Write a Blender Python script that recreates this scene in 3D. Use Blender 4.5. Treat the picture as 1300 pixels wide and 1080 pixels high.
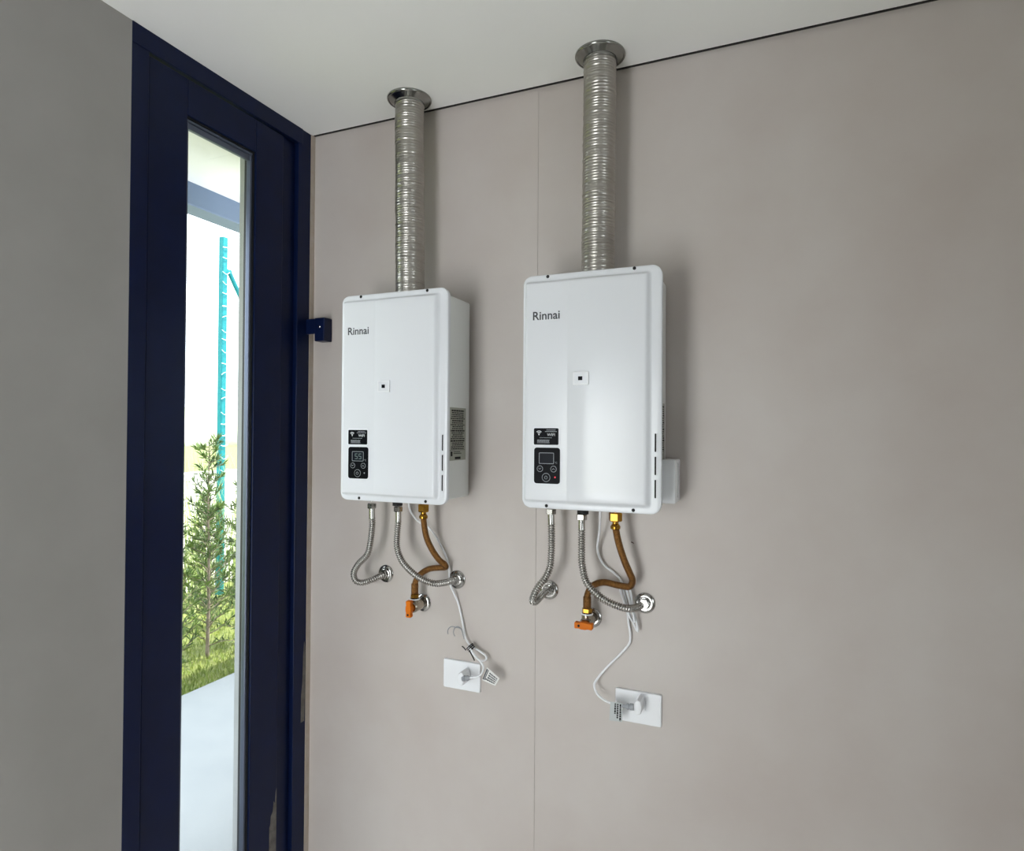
import bpy, bmesh, math, random
from mathutils import Vector, Matrix

for o in list(bpy.data.objects):
    bpy.data.objects.remove(o)
S = bpy.context.scene
COL = S.collection
random.seed(7)

# ------------------------------------------------------------------ camera
CAM = Vector((0.0, 0.0, 1.55))
F_PX, YAW, PITCH, ROLL = 801.0, 0.3987, 0.0107, 0.0067
fw = Vector((-math.sin(YAW) * math.cos(PITCH), math.cos(YAW) * math.cos(PITCH), math.sin(PITCH)))
rt = Vector((math.cos(YAW), math.sin(YAW), 0))
up = rt.cross(fw)
r2 = rt * math.cos(ROLL) + up * math.sin(ROLL)
u2 = -rt * math.sin(ROLL) + up * math.cos(ROLL)
cd = bpy.data.cameras.new('camera')
cam = bpy.data.objects.new('camera', cd)
COL.objects.link(cam)
cd.sensor_fit = 'HORIZONTAL'
cd.sensor_width = 36.0
cd.lens = F_PX / 1300.0 * 36.0
cd.clip_start = 0.02
cd.clip_end = 300
M = Matrix((r2, u2, -fw)).transposed().to_4x4()
M.translation = CAM
cam.matrix_world = M
S.camera = cam

# ------------------------------------------------------------------ sky, sun, and area lamps added out of view
W = bpy.data.worlds.new('sky')
S.world = W
W.use_nodes = True
bg = W.node_tree.nodes['Background']
bg.inputs['Color'].default_value = (0.87, 0.93, 1.0, 1)
bg.inputs['Strength'].default_value = 5.0

sd = bpy.data.lights.new('sun', 'SUN')
sd.energy = 11.0
sd.angle = math.radians(0.6)
sd.color = (1.0, 0.94, 0.84)
sun = bpy.data.objects.new('sun', sd)
COL.objects.link(sun)
sun.location = (2, 6, 9)
sun.rotation_euler = Vector((-0.34, -0.42, -0.84)).to_track_quat('-Z', 'Y').to_euler()


def added_light(name, loc, direction, sx, sy, energy, color):
    d = bpy.data.lights.new(name, 'AREA')
    d.shape = 'RECTANGLE'
    d.size, d.size_y = sx, sy
    d.energy = energy
    d.color = color
    o = bpy.data.objects.new(name, d)
    COL.objects.link(o)
    o.location = loc
    o.rotation_euler = Vector(direction).to_track_quat('-Z', 'Z').to_euler()
    return o


added_light('added_rear_key', (-1.00, -1.02, 0.90), (0, 1, 0), 0.74, 1.7, 25, (1.0, 0.97, 0.95))  # added soft key lamp behind the viewer, set in an unseen door
added_light('added_right_fill', (1.86, -0.25, 1.45), (-1, 0, 0), 0.9, 1.0, 5, (1.0, 0.98, 0.96))  # added fill lamp for the heater flank and ceiling, in an unseen window

S.view_settings.view_transform = 'Standard'
S.view_settings.look = 'None'
S.view_settings.exposure = 0.0
S.view_settings.gamma = 1.0
S.view_settings.use_curve_mapping = False


# ------------------------------------------------------------------ materials
def lin(c):
    out = []
    for v in c:
        v = v / 255.0
        out.append(v / 12.92 if v <= 0.04045 else ((v + 0.055) / 1.055) ** 2.4)
    return (*out, 1.0)


def mat(name, col, rough=0.5, metal=0.0, spec=0.5, coat=0.0, vary=0.0, scale=8.0, col2=None,
        bump=0.0, bscale=60.0, rvary=0.0, emit=None, stretch=None, detail=5.0):
    m = bpy.data.materials.new(name)
    m.use_nodes = True
    nt = m.node_tree
    b = nt.nodes['Principled BSDF']
    b.inputs['Base Color'].default_value = lin(col)
    b.inputs['Roughness'].default_value = rough
    b.inputs['Metallic'].default_value = metal
    b.inputs['Specular IOR Level'].default_value = spec
    b.inputs['Coat Weight'].default_value = coat
    b.inputs['Coat Roughness'].default_value = 0.08
    tc = nt.nodes.new('ShaderNodeTexCoord')
    mp = nt.nodes.new('ShaderNodeMapping')
    nt.links.new(tc.outputs['Object'], mp.inputs['Vector'])
    if stretch:
        mp.inputs['Scale'].default_value = stretch
    if col2 is not None or rvary:
        n = nt.nodes.new('ShaderNodeTexNoise')
        n.inputs['Scale'].default_value = scale
        n.inputs['Detail'].default_value = detail
        n.inputs['Roughness'].default_value = 0.55
        nt.links.new(mp.outputs['Vector'], n.inputs['Vector'])
        if col2 is not None:
            r = nt.nodes.new('ShaderNodeValToRGB')
            r.color_ramp.elements[0].position = 0.33
            r.color_ramp.elements[1].position = 0.67
            r.color_ramp.elements[0].color = lin(col)
            r.color_ramp.elements[1].color = lin(col2)
            nt.links.new(n.outputs['Fac'], r.inputs['Fac'])
            nt.links.new(r.outputs['Color'], b.inputs['Base Color'])
        if rvary:
            mr = nt.nodes.new('ShaderNodeMapRange')
            mr.inputs['To Min'].default_value = max(0.02, rough - rvary)
            mr.inputs['To Max'].default_value = rough + rvary
            nt.links.new(n.outputs['Fac'], mr.inputs['Value'])
            nt.links.new(mr.outputs['Result'], b.inputs['Roughness'])
    if bump:
        n2 = nt.nodes.new('ShaderNodeTexNoise')
        n2.inputs['Scale'].default_value = bscale
        n2.inputs['Detail'].default_value = 3.0
        nt.links.new(mp.outputs['Vector'], n2.inputs['Vector'])
        bp = nt.nodes.new('ShaderNodeBump')
        bp.inputs['Strength'].default_value = bump
        bp.inputs['Distance'].default_value = 0.004
        nt.links.new(n2.outputs['Fac'], bp.inputs['Height'])
        nt.links.new(bp.outputs['Normal'], b.inputs['Normal'])
    if emit:
        b.inputs['Emission Color'].default_value = lin(emit[0])
        b.inputs['Emission Strength'].default_value = emit[1]
    return m


def glass_mat(name, tint=(0.97, 0.985, 0.98)):
    m = bpy.data.materials.new(name)
    m.use_nodes = True
    nt = m.node_tree
    nt.nodes.clear()
    out = nt.nodes.new('ShaderNodeOutputMaterial')
    mix = nt.nodes.new('ShaderNodeMixShader')
    tr = nt.nodes.new('ShaderNodeBsdfTransparent')
    gl = nt.nodes.new('ShaderNodeBsdfGlossy')
    fr = nt.nodes.new('ShaderNodeFresnel')
    tr.inputs['Color'].default_value = (*tint, 1)
    gl.inputs['Roughness'].default_value = 0.01
    fr.inputs['IOR'].default_value = 1.25
    nt.links.new(fr.outputs['Fac'], mix.inputs['Fac'])
    nt.links.new(tr.outputs['BSDF'], mix.inputs[1])
    nt.links.new(gl.outputs['BSDF'], mix.inputs[2])
    nt.links.new(mix.outputs['Shader'], out.inputs['Surface'])
    return m


MT = dict(
    wall=mat('cement_porcelain', (184, 174, 168), 0.42, col2=(194, 187, 182), scale=2.2, detail=6, rvary=0.08),
    joint=mat('joint_grout', (150, 143, 138), 0.8),
    ceiling=mat('ceiling_paint', (236, 235, 231), 0.85, col2=(240, 239, 236), scale=1.2),
    plain_wall=mat('interior_paint', (150, 147, 143), 0.8, col2=(158, 155, 151), scale=3),
    white_wall=mat('white_interior_paint', (238, 237, 233), 0.8, col2=(242, 241, 238), scale=3),
    floor=mat('floor_tile', (236, 234, 230), 0.35, col2=(241, 239, 236), scale=4),
    gap=mat('gap_shade_dark', (30, 28, 27), 0.7),  # dark tone standing in for shade inside the ceiling gap
    navy=mat('navy_black_aluminium', (7, 19, 50), 0.34, spec=0.2, coat=0.0, rvary=0.05, col2=(9, 22, 56), scale=14),
    gasket=mat('black_gasket', (16, 17, 20), 0.5),
    bead=mat('grey_glazing_bead', (96, 104, 122), 0.32, metal=0.6),
    glass=glass_mat('clear_glass'),
    sealant=mat('tan_sealant', (172, 158, 144), 0.7, col2=(178, 168, 158), scale=30),
    patch_grey=mat('mottled_grey', (104, 100, 95), 0.5, col2=(74, 70, 66), scale=40),  # grey of the lower frame patches, one of them a painted reflection
    ext_wall=mat('outer_render', (158, 160, 160), 0.85, col2=(166, 168, 168), scale=5),
    soffit=mat('cream_soffit', (246, 242, 236), 0.8, col2=(248, 245, 240), scale=3),
    beam=mat('blue_grey_beam', (92, 108, 130), 0.5),
    patio=mat('pale_patio', (140, 144, 146), 0.7, col2=(130, 135, 138), scale=3.0),
    soil=mat('lawn_soil', (92, 104, 52), 0.9, col2=(122, 128, 66), scale=20),
    grass=mat('grass_blades', (92, 118, 28), 0.6, col2=(132, 144, 54), scale=10),
    leaf=mat('needle_leaves', (34, 62, 30), 0.5, spec=0.4, col2=(104, 128, 52), scale=11),
    leaf_pale=mat('pale_reed_leaves', (170, 186, 110), 0.6, col2=(200, 206, 150), scale=8),
    bark=mat('grey_bark', (110, 98, 84), 0.9, col2=(140, 128, 112), scale=40),
    white_block=mat('white_boundary_wall', (232, 230, 224), 0.9, col2=(240, 238, 234), scale=6),
    teal=mat('teal_paint', (16, 112, 118), 0.5, spec=0.2, col2=(30, 128, 132), scale=30),
    wire=mat('galvanised_wire', (190, 196, 196), 0.4, metal=0.7),
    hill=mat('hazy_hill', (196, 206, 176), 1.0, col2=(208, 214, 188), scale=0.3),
    enamel=mat('white_enamel', (224, 226, 230), 0.19, spec=0.4),
    body=mat('white_body_sheet', (222, 224, 222), 0.38),
    white_plastic=mat('white_plastic', (232, 233, 236), 0.35),
    grey_plastic=mat('grey_plastic', (150, 153, 158), 0.4),
    black_plastic=mat('black_plastic', (11, 12, 17), 0.4, spec=0.07),
    black_rubber=mat('black_rubber', (12, 12, 12), 0.7),
    slot=mat('dark_slot', (10, 10, 10), 0.9),
    ink=mat('dark_ink', (62, 64, 70), 0.5),
    print_white=mat('white_print', (226, 229, 234), 0.5),
    print_grey=mat('grey_print', (150, 154, 160), 0.5),
    screen=mat('dark_screen', (22, 25, 33), 0.3, spec=0.08),
    digit=mat('pale_display_digits', (120, 136, 136), 0.5),
    led=mat('red_indicator', (150, 10, 30), 0.4, emit=((255, 20, 60), 0.6)),
    foil=mat('rating_foil', (158, 160, 150), 0.35, metal=0.3),
    tagpaper=mat('cable_tag_paper', (226, 226, 222), 0.6),
    tagclear=mat('pale_tag_film', (186, 190, 190), 0.35),
    alu=mat('crinkled_aluminium', (178, 174, 168), 0.34, metal=1.0, rvary=0.06, scale=30, stretch=(1, 1, 4)),
    collar=mat('polished_steel', (150, 150, 146), 0.14, metal=1.0),
    chrome=mat('chrome', (184, 182, 179), 0.16, metal=1.0),
    steel=mat('corrugated_steel', (172, 169, 165), 0.22, metal=1.0),
    steel_dark=mat('dark_screw', (46, 46, 46), 0.4, metal=0.8),
    brass=mat('brass', (172, 128, 52), 0.24, metal=1.0),
    copper=mat('bronze_braid', (140, 98, 52), 0.36, metal=0.8, col2=(104, 70, 34), scale=260, bump=0.6, bscale=420),
    orange=mat('orange_handle', (206, 106, 0), 0.5, spec=0.2),
    nickel=mat('nickel_valve', (170, 160, 146), 0.22, metal=1.0),
    scuff=mat('wall_scuff', (96, 74, 62), 0.9),
)


# ------------------------------------------------------------------ builders
def link(o, parent=None):
    COL.objects.link(o)
    if parent is not None:
        o.parent = parent
    return o


def root_loc(p):
    v = Vector((0, 0, 0))
    while p is not None:
        v += p.location
        p = p.parent
    return v


def obj(name, bm, m, parent=None, smooth=False, angle=None, world=True):
    """link a bmesh, built in world coordinates, as one mesh object under its parent"""
    if parent is not None and world:
        bmesh.ops.translate(bm, verts=bm.verts, vec=-root_loc(parent))
    bmesh.ops.recalc_face_normals(bm, faces=bm.faces)
    me = bpy.data.meshes.new(name)
    if smooth:
        for f in bm.faces:
            f.smooth = True
        if angle is not None:
            for e in bm.edges:
                if len(e.link_faces) == 2 and e.calc_face_angle(0) > math.radians(angle):
                    e.smooth = False
    bm.to_mesh(me)
    bm.free()
    me.materials.append(MT[m] if isinstance(m, str) else m)
    return link(bpy.data.objects.new(name, me), parent)


def tag(o, label, cat, group=None):
    o['label'] = label
    o['category'] = cat
    if group:
        o['group'] = group
    return o


def thing(name, loc, label, cat, group=None):
    o = bpy.data.objects.new(name, None)
    o.empty_display_size = 0.05
    o.location = loc
    link(o)
    return tag(o, label, cat, group)


def struct_root(name, loc=(0, 0, 0)):
    o = bpy.data.objects.new(name, None)
    o.location = loc
    link(o)
    o['kind'] = 'structure'
    return o


def struct(name, bm, m):
    o = obj(name, bm, m)
    o['kind'] = 'structure'
    return o


def add_box(bm, x0, x1, y0, y1, z0, z1, bev=0.0, seg=2):
    vs = [bm.verts.new((x, y, z)) for x in (x0, x1) for y in (y0, y1) for z in (z0, z1)]
    fs = [bm.faces.new([vs[i] for i in q]) for q in
          ((0, 1, 3, 2), (4, 6, 7, 5), (0, 4, 5, 1), (2, 3, 7, 6), (0, 2, 6, 4), (1, 5, 7, 3))]
    if bev:
        es = list({e for f in fs for e in f.edges})
        bmesh.ops.bevel(bm, geom=es, offset=bev, segments=seg, affect='EDGES', profile=0.5)
    return bm


def box(x0, x1, y0, y1, z0, z1, bev=0.0, seg=2):
    return add_box(bmesh.new(), x0, x1, y0, y1, z0, z1, bev, seg)


def add_lathe(bm, prof, origin, axis=(0, 0, 1), n=32, cap0=True, cap1=True):
    """prof: list of (r, h) along the axis"""
    ax = Vector(axis).normalized()
    a = Vector((1, 0, 0)) if abs(ax.x) < 0.8 else Vector((0, 0, 1))
    e1 = (a - ax * a.dot(ax)).normalized()
    e2 = ax.cross(e1)
    o = Vector(origin)
    rings = []
    for r, h in prof:
        rings.append([bm.verts.new(o + ax * h + (e1 * math.cos(t) + e2 * math.sin(t)) * r)
                      for t in [2 * math.pi * k / n for k in range(n)]])
    for A, B in zip(rings, rings[1:]):
        for k in range(n):
            bm.faces.new((A[k], A[(k + 1) % n], B[(k + 1) % n], B[k]))
    if cap0:
        bm.faces.new(rings[0][::-1])
    if cap1:
        bm.faces.new(rings[-1])
    return bm


def lathe(prof, origin, axis=(0, 0, 1), n=32, cap0=True, cap1=True):
    return add_lathe(bmesh.new(), prof, origin, axis, n, cap0, cap1)


def spline(pts, step):
    """Catmull-Rom through pts, resampled at even arc length"""
    P = [Vector(p) for p in pts]
    P = [P[0] * 2 - P[1]] + P + [P[-1] * 2 - P[-2]]
    dense = []
    for i in range(1, len(P) - 2):
        p0, p1, p2, p3 = P[i - 1:i + 3]
        for k in range(24):
            t = k / 24
            dense.append(0.5 * ((2 * p1) + (p2 - p0) * t + (2 * p0 - 5 * p1 + 4 * p2 - p3) * t * t
                                + (3 * p1 - p0 - 3 * p2 + p3) * t ** 3))
    dense.append(P[-2])
    L = [0]
    for a, b in zip(dense, dense[1:]):
        L.append(L[-1] + (b - a).length)
    n = max(2, int(round(L[-1] / step)))
    out, j = [], 0
    for k in range(n + 1):
        s = L[-1] * k / n
        while j < len(L) - 2 and L[j + 1] < s:
            j += 1
        d = L[j + 1] - L[j]
        out.append(dense[j].lerp(dense[j + 1], (s - L[j]) / d if d > 1e-9 else 0))
    return out, L[-1]


def add_tube(bm, path, rad, n=12, caps=True, flat=1.0):
    """path: even points; rad: number or function(index, total)"""
    N = len(path)
    T = []
    for i in range(N):
        T.append((path[min(i + 1, N - 1)] - path[max(i - 1, 0)]).normalized())
    a = Vector((0, 1, 0)) if abs(T[0].y) < 0.9 else Vector((1, 0, 0))
    e1 = (a - T[0] * a.dot(T[0])).normalized()
    rings = []
    for i in range(N):
        e1 = (e1 - T[i] * e1.dot(T[i])).normalized()
        e2 = T[i].cross(e1)
        r = rad(i, N) if callable(rad) else rad
        rings.append([bm.verts.new(path[i] + e1 * (math.cos(t) * r * flat) + e2 * (math.sin(t) * r))
                      for t in [2 * math.pi * k / n for k in range(n)]])
    for A, B in zip(rings, rings[1:]):
        for k in range(n):
            bm.faces.new((A[k], A[(k + 1) % n], B[(k + 1) % n], B[k]))
    if caps:
        bm.faces.new(rings[0][::-1])
        bm.faces.new(rings[-1])
    return bm


def tube(pts, rad, step=0.004, n=12, caps=True, flat=1.0):
    path, L = spline(pts, step)
    return add_tube(bmesh.new(), path, rad, n, caps, flat)


def rrect(w, h, r, n=6):
    """rounded rectangle outline centred on 0,0"""
    out = []
    for cx, cy, a0 in ((w / 2 - r, h / 2 - r, 0), (-w / 2 + r, h / 2 - r, 90), (-w / 2 + r, -h / 2 + r, 180), (w / 2 - r, -h / 2 + r, 270)):
        for k in range(n + 1):
            a = math.radians(a0 + 90 * k / n)
            out.append((cx + r * math.cos(a), cy + r * math.sin(a)))
    return out


def add_plate(bm, outline, cx, cz, y0, y1, edge=0.0):
    """outline in the x-z plane, front face at y0 (towards the viewer), back at y1"""
    def ring(k, y):
        return [bm.verts.new((cx + x * k, y, cz + z * k)) for x, z in outline]
    mx = max(abs(x) for x, z in outline)
    rings = [ring(1.0, y1)]
    if edge:
        rings += [ring(1.0, y0 + edge), ring(1.0 - edge * 0.3 / mx, y0 + edge * 0.3), ring(1.0 - edge / mx, y0)]
    else:
        rings += [ring(1.0, y0)]
    n = len(outline)
    for A, B in zip(rings, rings[1:]):
        for k in range(n):
            bm.faces.new((A[k], A[(k + 1) % n], B[(k + 1) % n], B[k]))
    bm.faces.new(rings[0][::-1])
    bm.faces.new(rings[-1])
    return bm


def plate(w, h, r, cx, cz, y0, y1, edge=0.0):
    return add_plate(bmesh.new(), rrect(w, h, r), cx, cz, y0, y1, edge)


def add_frame(bm, w, h, r, t, cx, cz, y0, y1):
    """thin rounded outline frame, facing -y"""
    A, B = rrect(w, h, r), rrect(w - 2 * t, h - 2 * t, max(r - t, 0.0003))
    n = len(A)
    R = [[bm.verts.new((cx + x, y, cz + z)) for x, z in L] for y in (y0, y1) for L in (A, B)]
    for P, Q in ((0, 1), (1, 3), (3, 2), (2, 0)):
        for k in range(n):
            bm.faces.new((R[P][k], R[P][(k + 1) % n], R[Q][(k + 1) % n], R[Q][k]))
    return bm


def text_bm(body, width, x0, z0, y, ext=0.0002, height=None, bold=0.0):
    cu = bpy.data.curves.new('lettering', 'FONT')
    cu.body = body
    cu.size = 1.0
    cu.offset = bold
    cu.resolution_u = 3
    to = bpy.data.objects.new('lettering', cu)
    COL.objects.link(to)
    bpy.context.view_layer.update()
    me = bpy.data.meshes.new_from_object(to.evaluated_get(bpy.context.evaluated_depsgraph_get()))
    bpy.data.objects.remove(to)
    bm = bmesh.new()
    bm.from_mesh(me)
    bpy.data.meshes.remove(me)
    xs = [v.co.x for v in bm.verts]
    ys = [v.co.y for v in bm.verts]
    k = width / (max(xs) - min(xs))
    kz = k if height is None else height / (max(ys) - min(ys))
    ax, ay = min(xs), min(ys)
    for v in bm.verts:
        v.co = Vector((x0 + (v.co.x - ax) * k, y, z0 + (v.co.y - ay) * kz))
    r = bmesh.ops.extrude_face_region(bm, geom=list(bm.faces))
    for v in r['geom']:
        if isinstance(v, bmesh.types.BMVert):
            v.co.y += ext
    return bm


def ring_mark(x, z, r, t, y0, y1, n=24):
    bm = bmesh.new()
    R = [[bm.verts.new((x + q * math.cos(a), y, z + q * math.sin(a))) for a in [2 * math.pi * k / n for k in range(n)]]
         for y in (y0, y1) for q in (r, r - t)]
    for P, Q in ((0, 1), (1, 3), (3, 2), (2, 0)):
        for k in range(n):
            bm.faces.new((R[P][k], R[P][(k + 1) % n], R[Q][(k + 1) % n], R[Q][k]))
    return bm


def arc_mark(bm, x, z, r, t, a0, a1, y0, y1, n=10):
    R = [[bm.verts.new((x + q * math.cos(a), y, z + q * math.sin(a)))
          for a in [math.radians(a0 + (a1 - a0) * k / n) for k in range(n + 1)]] for y in (y0, y1) for q in (r, r - t)]
    for P, Q in ((0, 1), (1, 3), (3, 2), (2, 0)):
        for k in range(n):
            bm.faces.new((R[P][k], R[P][k + 1], R[Q][k + 1], R[Q][k]))
    for k in (0, n):
        bm.faces.new((R[0][k], R[1][k], R[3][k], R[2][k]))
    return bm


def sstep(t):
    t = min(1.0, max(0.0, t))
    return t * t * (3 - 2 * t)


# ================================================================== THE ROOM
YW = 1.68          # face of the tiled wall
XW = -1.43         # inner face of the door frame and side wall
ZC = 2.533         # ceiling

wb = struct_root('wall_back', (0, YW, 0))
obj('grout_backing', box(-1.49, 2.5, YW + 0.0012, YW + 0.14, -0.05, 2.75), 'joint', wb)
JX = -0.6315
for x0, x1 in ((-1.43, JX - 0.0004), (JX + 0.0004, 0.9685), (0.9703, 2.5)):
    obj('wall_panel', box(x0, x1, YW, YW + 0.006, -0.02, 2.70, 0.0003, 1), 'wall', wb)
sc = bmesh.new()
add_tube(sc, [Vector((-0.3605, YW - 0.0002, 1.2592)), Vector((-0.357, YW - 0.0006, 1.2585)), Vector((-0.3525, YW - 0.0002, 1.256))],
         lambda i, n: (0.0012, 0.0016, 0.0008)[i], 6)
obj('scuff_mark', sc, 'scuff', wb)

struct('ceiling', box(-1.49, 2.5, -1.05, YW - 0.013, ZC, ZC + 0.10), 'ceiling')
struct('gap_shade', box(-1.43, 1.8, YW - 0.005, YW - 0.0002, ZC + 0.0015, ZC + 0.10), 'gap')      # dark strip painting in the shade of the gap above the wall
struct('floor', box(-1.49, 2.5, -1.05, YW, -0.06, 0.0), 'floor')
wrt = struct_root('wall_right', (1.8, 0, 0))
obj('wall_face', box(1.8, 1.92, 0.22, YW, 0.0, ZC), 'white_wall', wrt)
obj('wall_face', box(1.8, 1.92, -1.05, -0.72, 0.0, ZC), 'white_wall', wrt)
obj('sill_wall', box(1.8, 1.92, -0.72, 0.22, 0.0, 0.93), 'white_wall', wrt)
obj('lintel', box(1.8, 1.92, -0.72, 0.22, 1.97, ZC), 'white_wall', wrt)
w1 = struct_root('added_window', (1.8, -0.25, 0.93))  # unseen window, added to carry the fill lamp
for y0, y1 in ((-0.72, -0.68), (-0.27, -0.23), (0.18, 0.22)):
    obj('window_post', box(1.81, 1.85, y0, y1, 0.93, 1.97), 'navy', w1)
for z0 in (0.93, 1.93):
    obj('window_rail', box(1.81, 1.85, -0.68, 0.18, z0, z0 + 0.04), 'navy', w1)
for y0, y1 in ((-0.68, -0.27), (-0.23, 0.18)):
    obj('pane', box(1.828, 1.834, y0, y1, 0.97, 1.93), 'glass', w1)

# side wall: grey pier beside the glazed door; a second glazed door is added unseen behind the viewer
wl = struct_root('wall_left', (XW, 0, 0))
obj('pier', box(XW - 0.10, XW, -1.05, 1.03, 0.0, ZC), 'plain_wall', wl)

wr = struct_root('wall_rear', (0, -0.95, 0))
obj('rear_pier', box(-1.43, -1.40, -1.05, -0.95, 0, ZC), 'plain_wall', wr)
obj('rear_wall', box(-0.60, 1.8, -1.05, -0.95, 0, ZC), 'plain_wall', wr)
obj('rear_lintel', box(-1.40, -0.60, -1.05, -0.95, 2.05, ZC), 'plain_wall', wr)
d2 = struct_root('added_door', (-1.05, -0.97, 0))  # unseen doorway, added and sized for the rear lamp
for x in (-1.40, -0.65):
    obj('jamb', box(x, x + 0.05, -1.00, -0.96, 0, 2.05), 'navy', d2)
obj('head', box(-1.35, -0.65, -1.00, -0.96, 2.0, 2.05), 'navy', d2)
obj('pane', box(-1.35, -0.65, -0.983, -0.977, 0, 2.0), 'glass', d2)

# ------------------------------------------------------------------ glazed door with navy-black frame
d1 = struct_root('door_1', (XW, 1.5, 0))
B = lambda n, m, *a, **k: obj(n, box(*a, **k), m, d1)
B('jamb', 'navy', XW - 0.07, XW, 1.602, 1.660, 0.0, ZC, bev=0.0015)
B('jamb_rebate', 'navy', XW - 0.07, XW - 0.016, 1.5385, 1.602, 0.0, ZC - 0.05)
B('head', 'navy', XW - 0.07, XW + 0.002, 1.03, 1.620, 2.482, ZC, bev=0.0015)
B('jamb', 'navy', XW - 0.07, XW + 0.001, 1.03, 1.075, 0.0, 2.482, bev=0.0015)
B('stile', 'navy', XW - 0.032, XW - 0.004, 1.427, 1.5385, 0.0, 2.476, bev=0.002)
B('stile', 'navy', XW - 0.032, XW - 0.004, 1.079, 1.190, 0.0, 2.476, bev=0.002)
B('top_rail', 'navy', XW - 0.032, XW - 0.004, 1.190, 1.427, 2.380, 2.476, bev=0.002)
B('bottom_rail', 'navy', XW - 0.032, XW - 0.004, 1.190, 1.427, 0.0, 0.11, bev=0.002)
for y0, y1 in ((1.4225, 1.427), (1.190, 1.1945)):
    B('gasket', 'gasket', XW - 0.045, XW - 0.010, y0, y1, 0.11, 2.380)
for y0, y1 in ((1.4150, 1.4225), (1.1945, 1.202)):
    B('glazing_bead', 'bead', XW - 0.030, XW - 0.014, y0, y1, 0.1175, 2.3735, bev=0.002)
B('gasket', 'gasket', XW - 0.045, XW - 0.010, 1.1945, 1.4225, 2.3755, 2.380)
B('glazing_bead', 'bead', XW - 0.030, XW - 0.013, 1.1945, 1.4225, 2.368, 2.3755, bev=0.002)
B('glazing_bead', 'bead', XW - 0.030, XW - 0.0175, 1.202, 1.415, 2.352, 2.368, bev=0.002)
B('glazing_bead', 'bead', XW - 0.045, XW - 0.014, 1.1945, 1.4225, 0.11, 0.1175, bev=0.002)
B('pane', 'glass', XW - 0.026, XW - 0.021, 1.190, 1.427, 0.11, 2.380)
# grey patches low on the frame; the jamb one is a painted reflection
def patch_sheet(pts, x):
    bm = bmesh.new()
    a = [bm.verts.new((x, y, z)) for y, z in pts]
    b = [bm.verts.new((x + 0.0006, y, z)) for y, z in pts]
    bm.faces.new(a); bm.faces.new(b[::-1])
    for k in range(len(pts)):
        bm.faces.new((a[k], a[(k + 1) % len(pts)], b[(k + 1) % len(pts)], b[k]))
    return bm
obj('grey_patch', patch_sheet([(1.5075, 0.12), (1.5365, 0.12), (1.5375, 0.44), (1.5330, 0.43), (1.5315, 0.395), (1.5255, 0.405),
                         (1.5225, 0.375), (1.5145, 0.365), (1.5120, 0.34), (1.5085, 0.335)], XW - 0.0038), 'patch_grey', d1)
obj('grey_patch', patch_sheet([(1.638, 0.60), (1.654, 0.60), (1.657, 0.70), (1.656, 0.84), (1.651, 0.86), (1.647, 0.82), (1.644, 0.73), (1.639, 0.69)],
                        XW + 0.0002), 'patch_grey', d1)  # dim reflection on the jamb, built as a grey patch
struct('trim_2', box(XW - 0.03, XW + 0.0015, 1.660, YW, 0.0, ZC), 'sealant')

# navy catch block between the door frame and the wall
ct = thing('door_catch', (-1.375, YW, 1.885), 'small navy metal door catch screwed to the wall beside the door frame', 'door catch')
bm = bmesh.new()
add_box(bm, XW - 0.003, -1.385, 1.645, 1.655, 1.868, 1.917, 0.0015, 1)
obj('arm', bm, 'navy', ct)
bm = bmesh.new()
add_box(bm, -1.392, -1.352, 1.640, YW, 1.842, 1.918, 0.003, 2)
obj('block', bm, 'navy', ct)
obj('screw', lathe([(0.0045, 0), (0.0045, 0.0015), (0.002, 0.0025)], (-1.371, 1.640, 1.888), (0, -1, 0), 14), 'chrome', ct)

# ================================================================== OUTSIDE
struct('wall_outer', box(-1.768, -1.50, YW + 0.005, 1.95, -0.05, 2.56), 'ext_wall')
struct('roof_slab', box(-2.30, 2.6, -3.3, 5.6, 2.64, 2.86), 'ext_wall')
struct('eave_soffit', box(-2.20, -1.49, -3.3, 5.6, 2.55, 2.64), 'soffit')
tag(obj('eave_beam', box(-2.29, -2.182, -3.3, 5.6, 2.4577, 2.65, 0.004, 1), 'beam'),
    'blue-grey beam along the edge of the eave outside the door', 'beam')
struct('patio', box(-3.207, -1.50, -3.3, 6.5, -0.10, 0.0, 0.004, 1), 'patio')
struct('ground', box(-70, -3.207, -40, 70, -0.12, -0.02), 'soil')
bw = obj('boundary_wall', box(-5.42, -5.26, 1.0, 8.0, -0.05, 1.13, 0.01, 1), 'white_block')
tag(bw, 'low white boundary wall behind the shrubs in the garden', 'wall')

# distant hill
bm = bmesh.new()
rows = []
for i in range(40):
    y = -10 + i * 2.2
    h = 3.2 + 0.9 * math.sin(i * 0.5) + 0.4 * math.sin(i * 1.7)
    rows.append([bm.verts.new((x, y, z)) for x, z in ((-52, -0.1), (-54, h * 0.7), (-58, h), (-66, -0.1))])
for A_, B_ in zip(rows, rows[1:]):
    for k in range(3):
        bm.faces.new((A_[k], B_[k], B_[k + 1], A_[k + 1]))
    bm.faces.new((A_[3], B_[3], B_[0], A_[0]))
hl = obj('hill', bm, 'hill', smooth=True)
hl['kind'] = 'structure'

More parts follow.
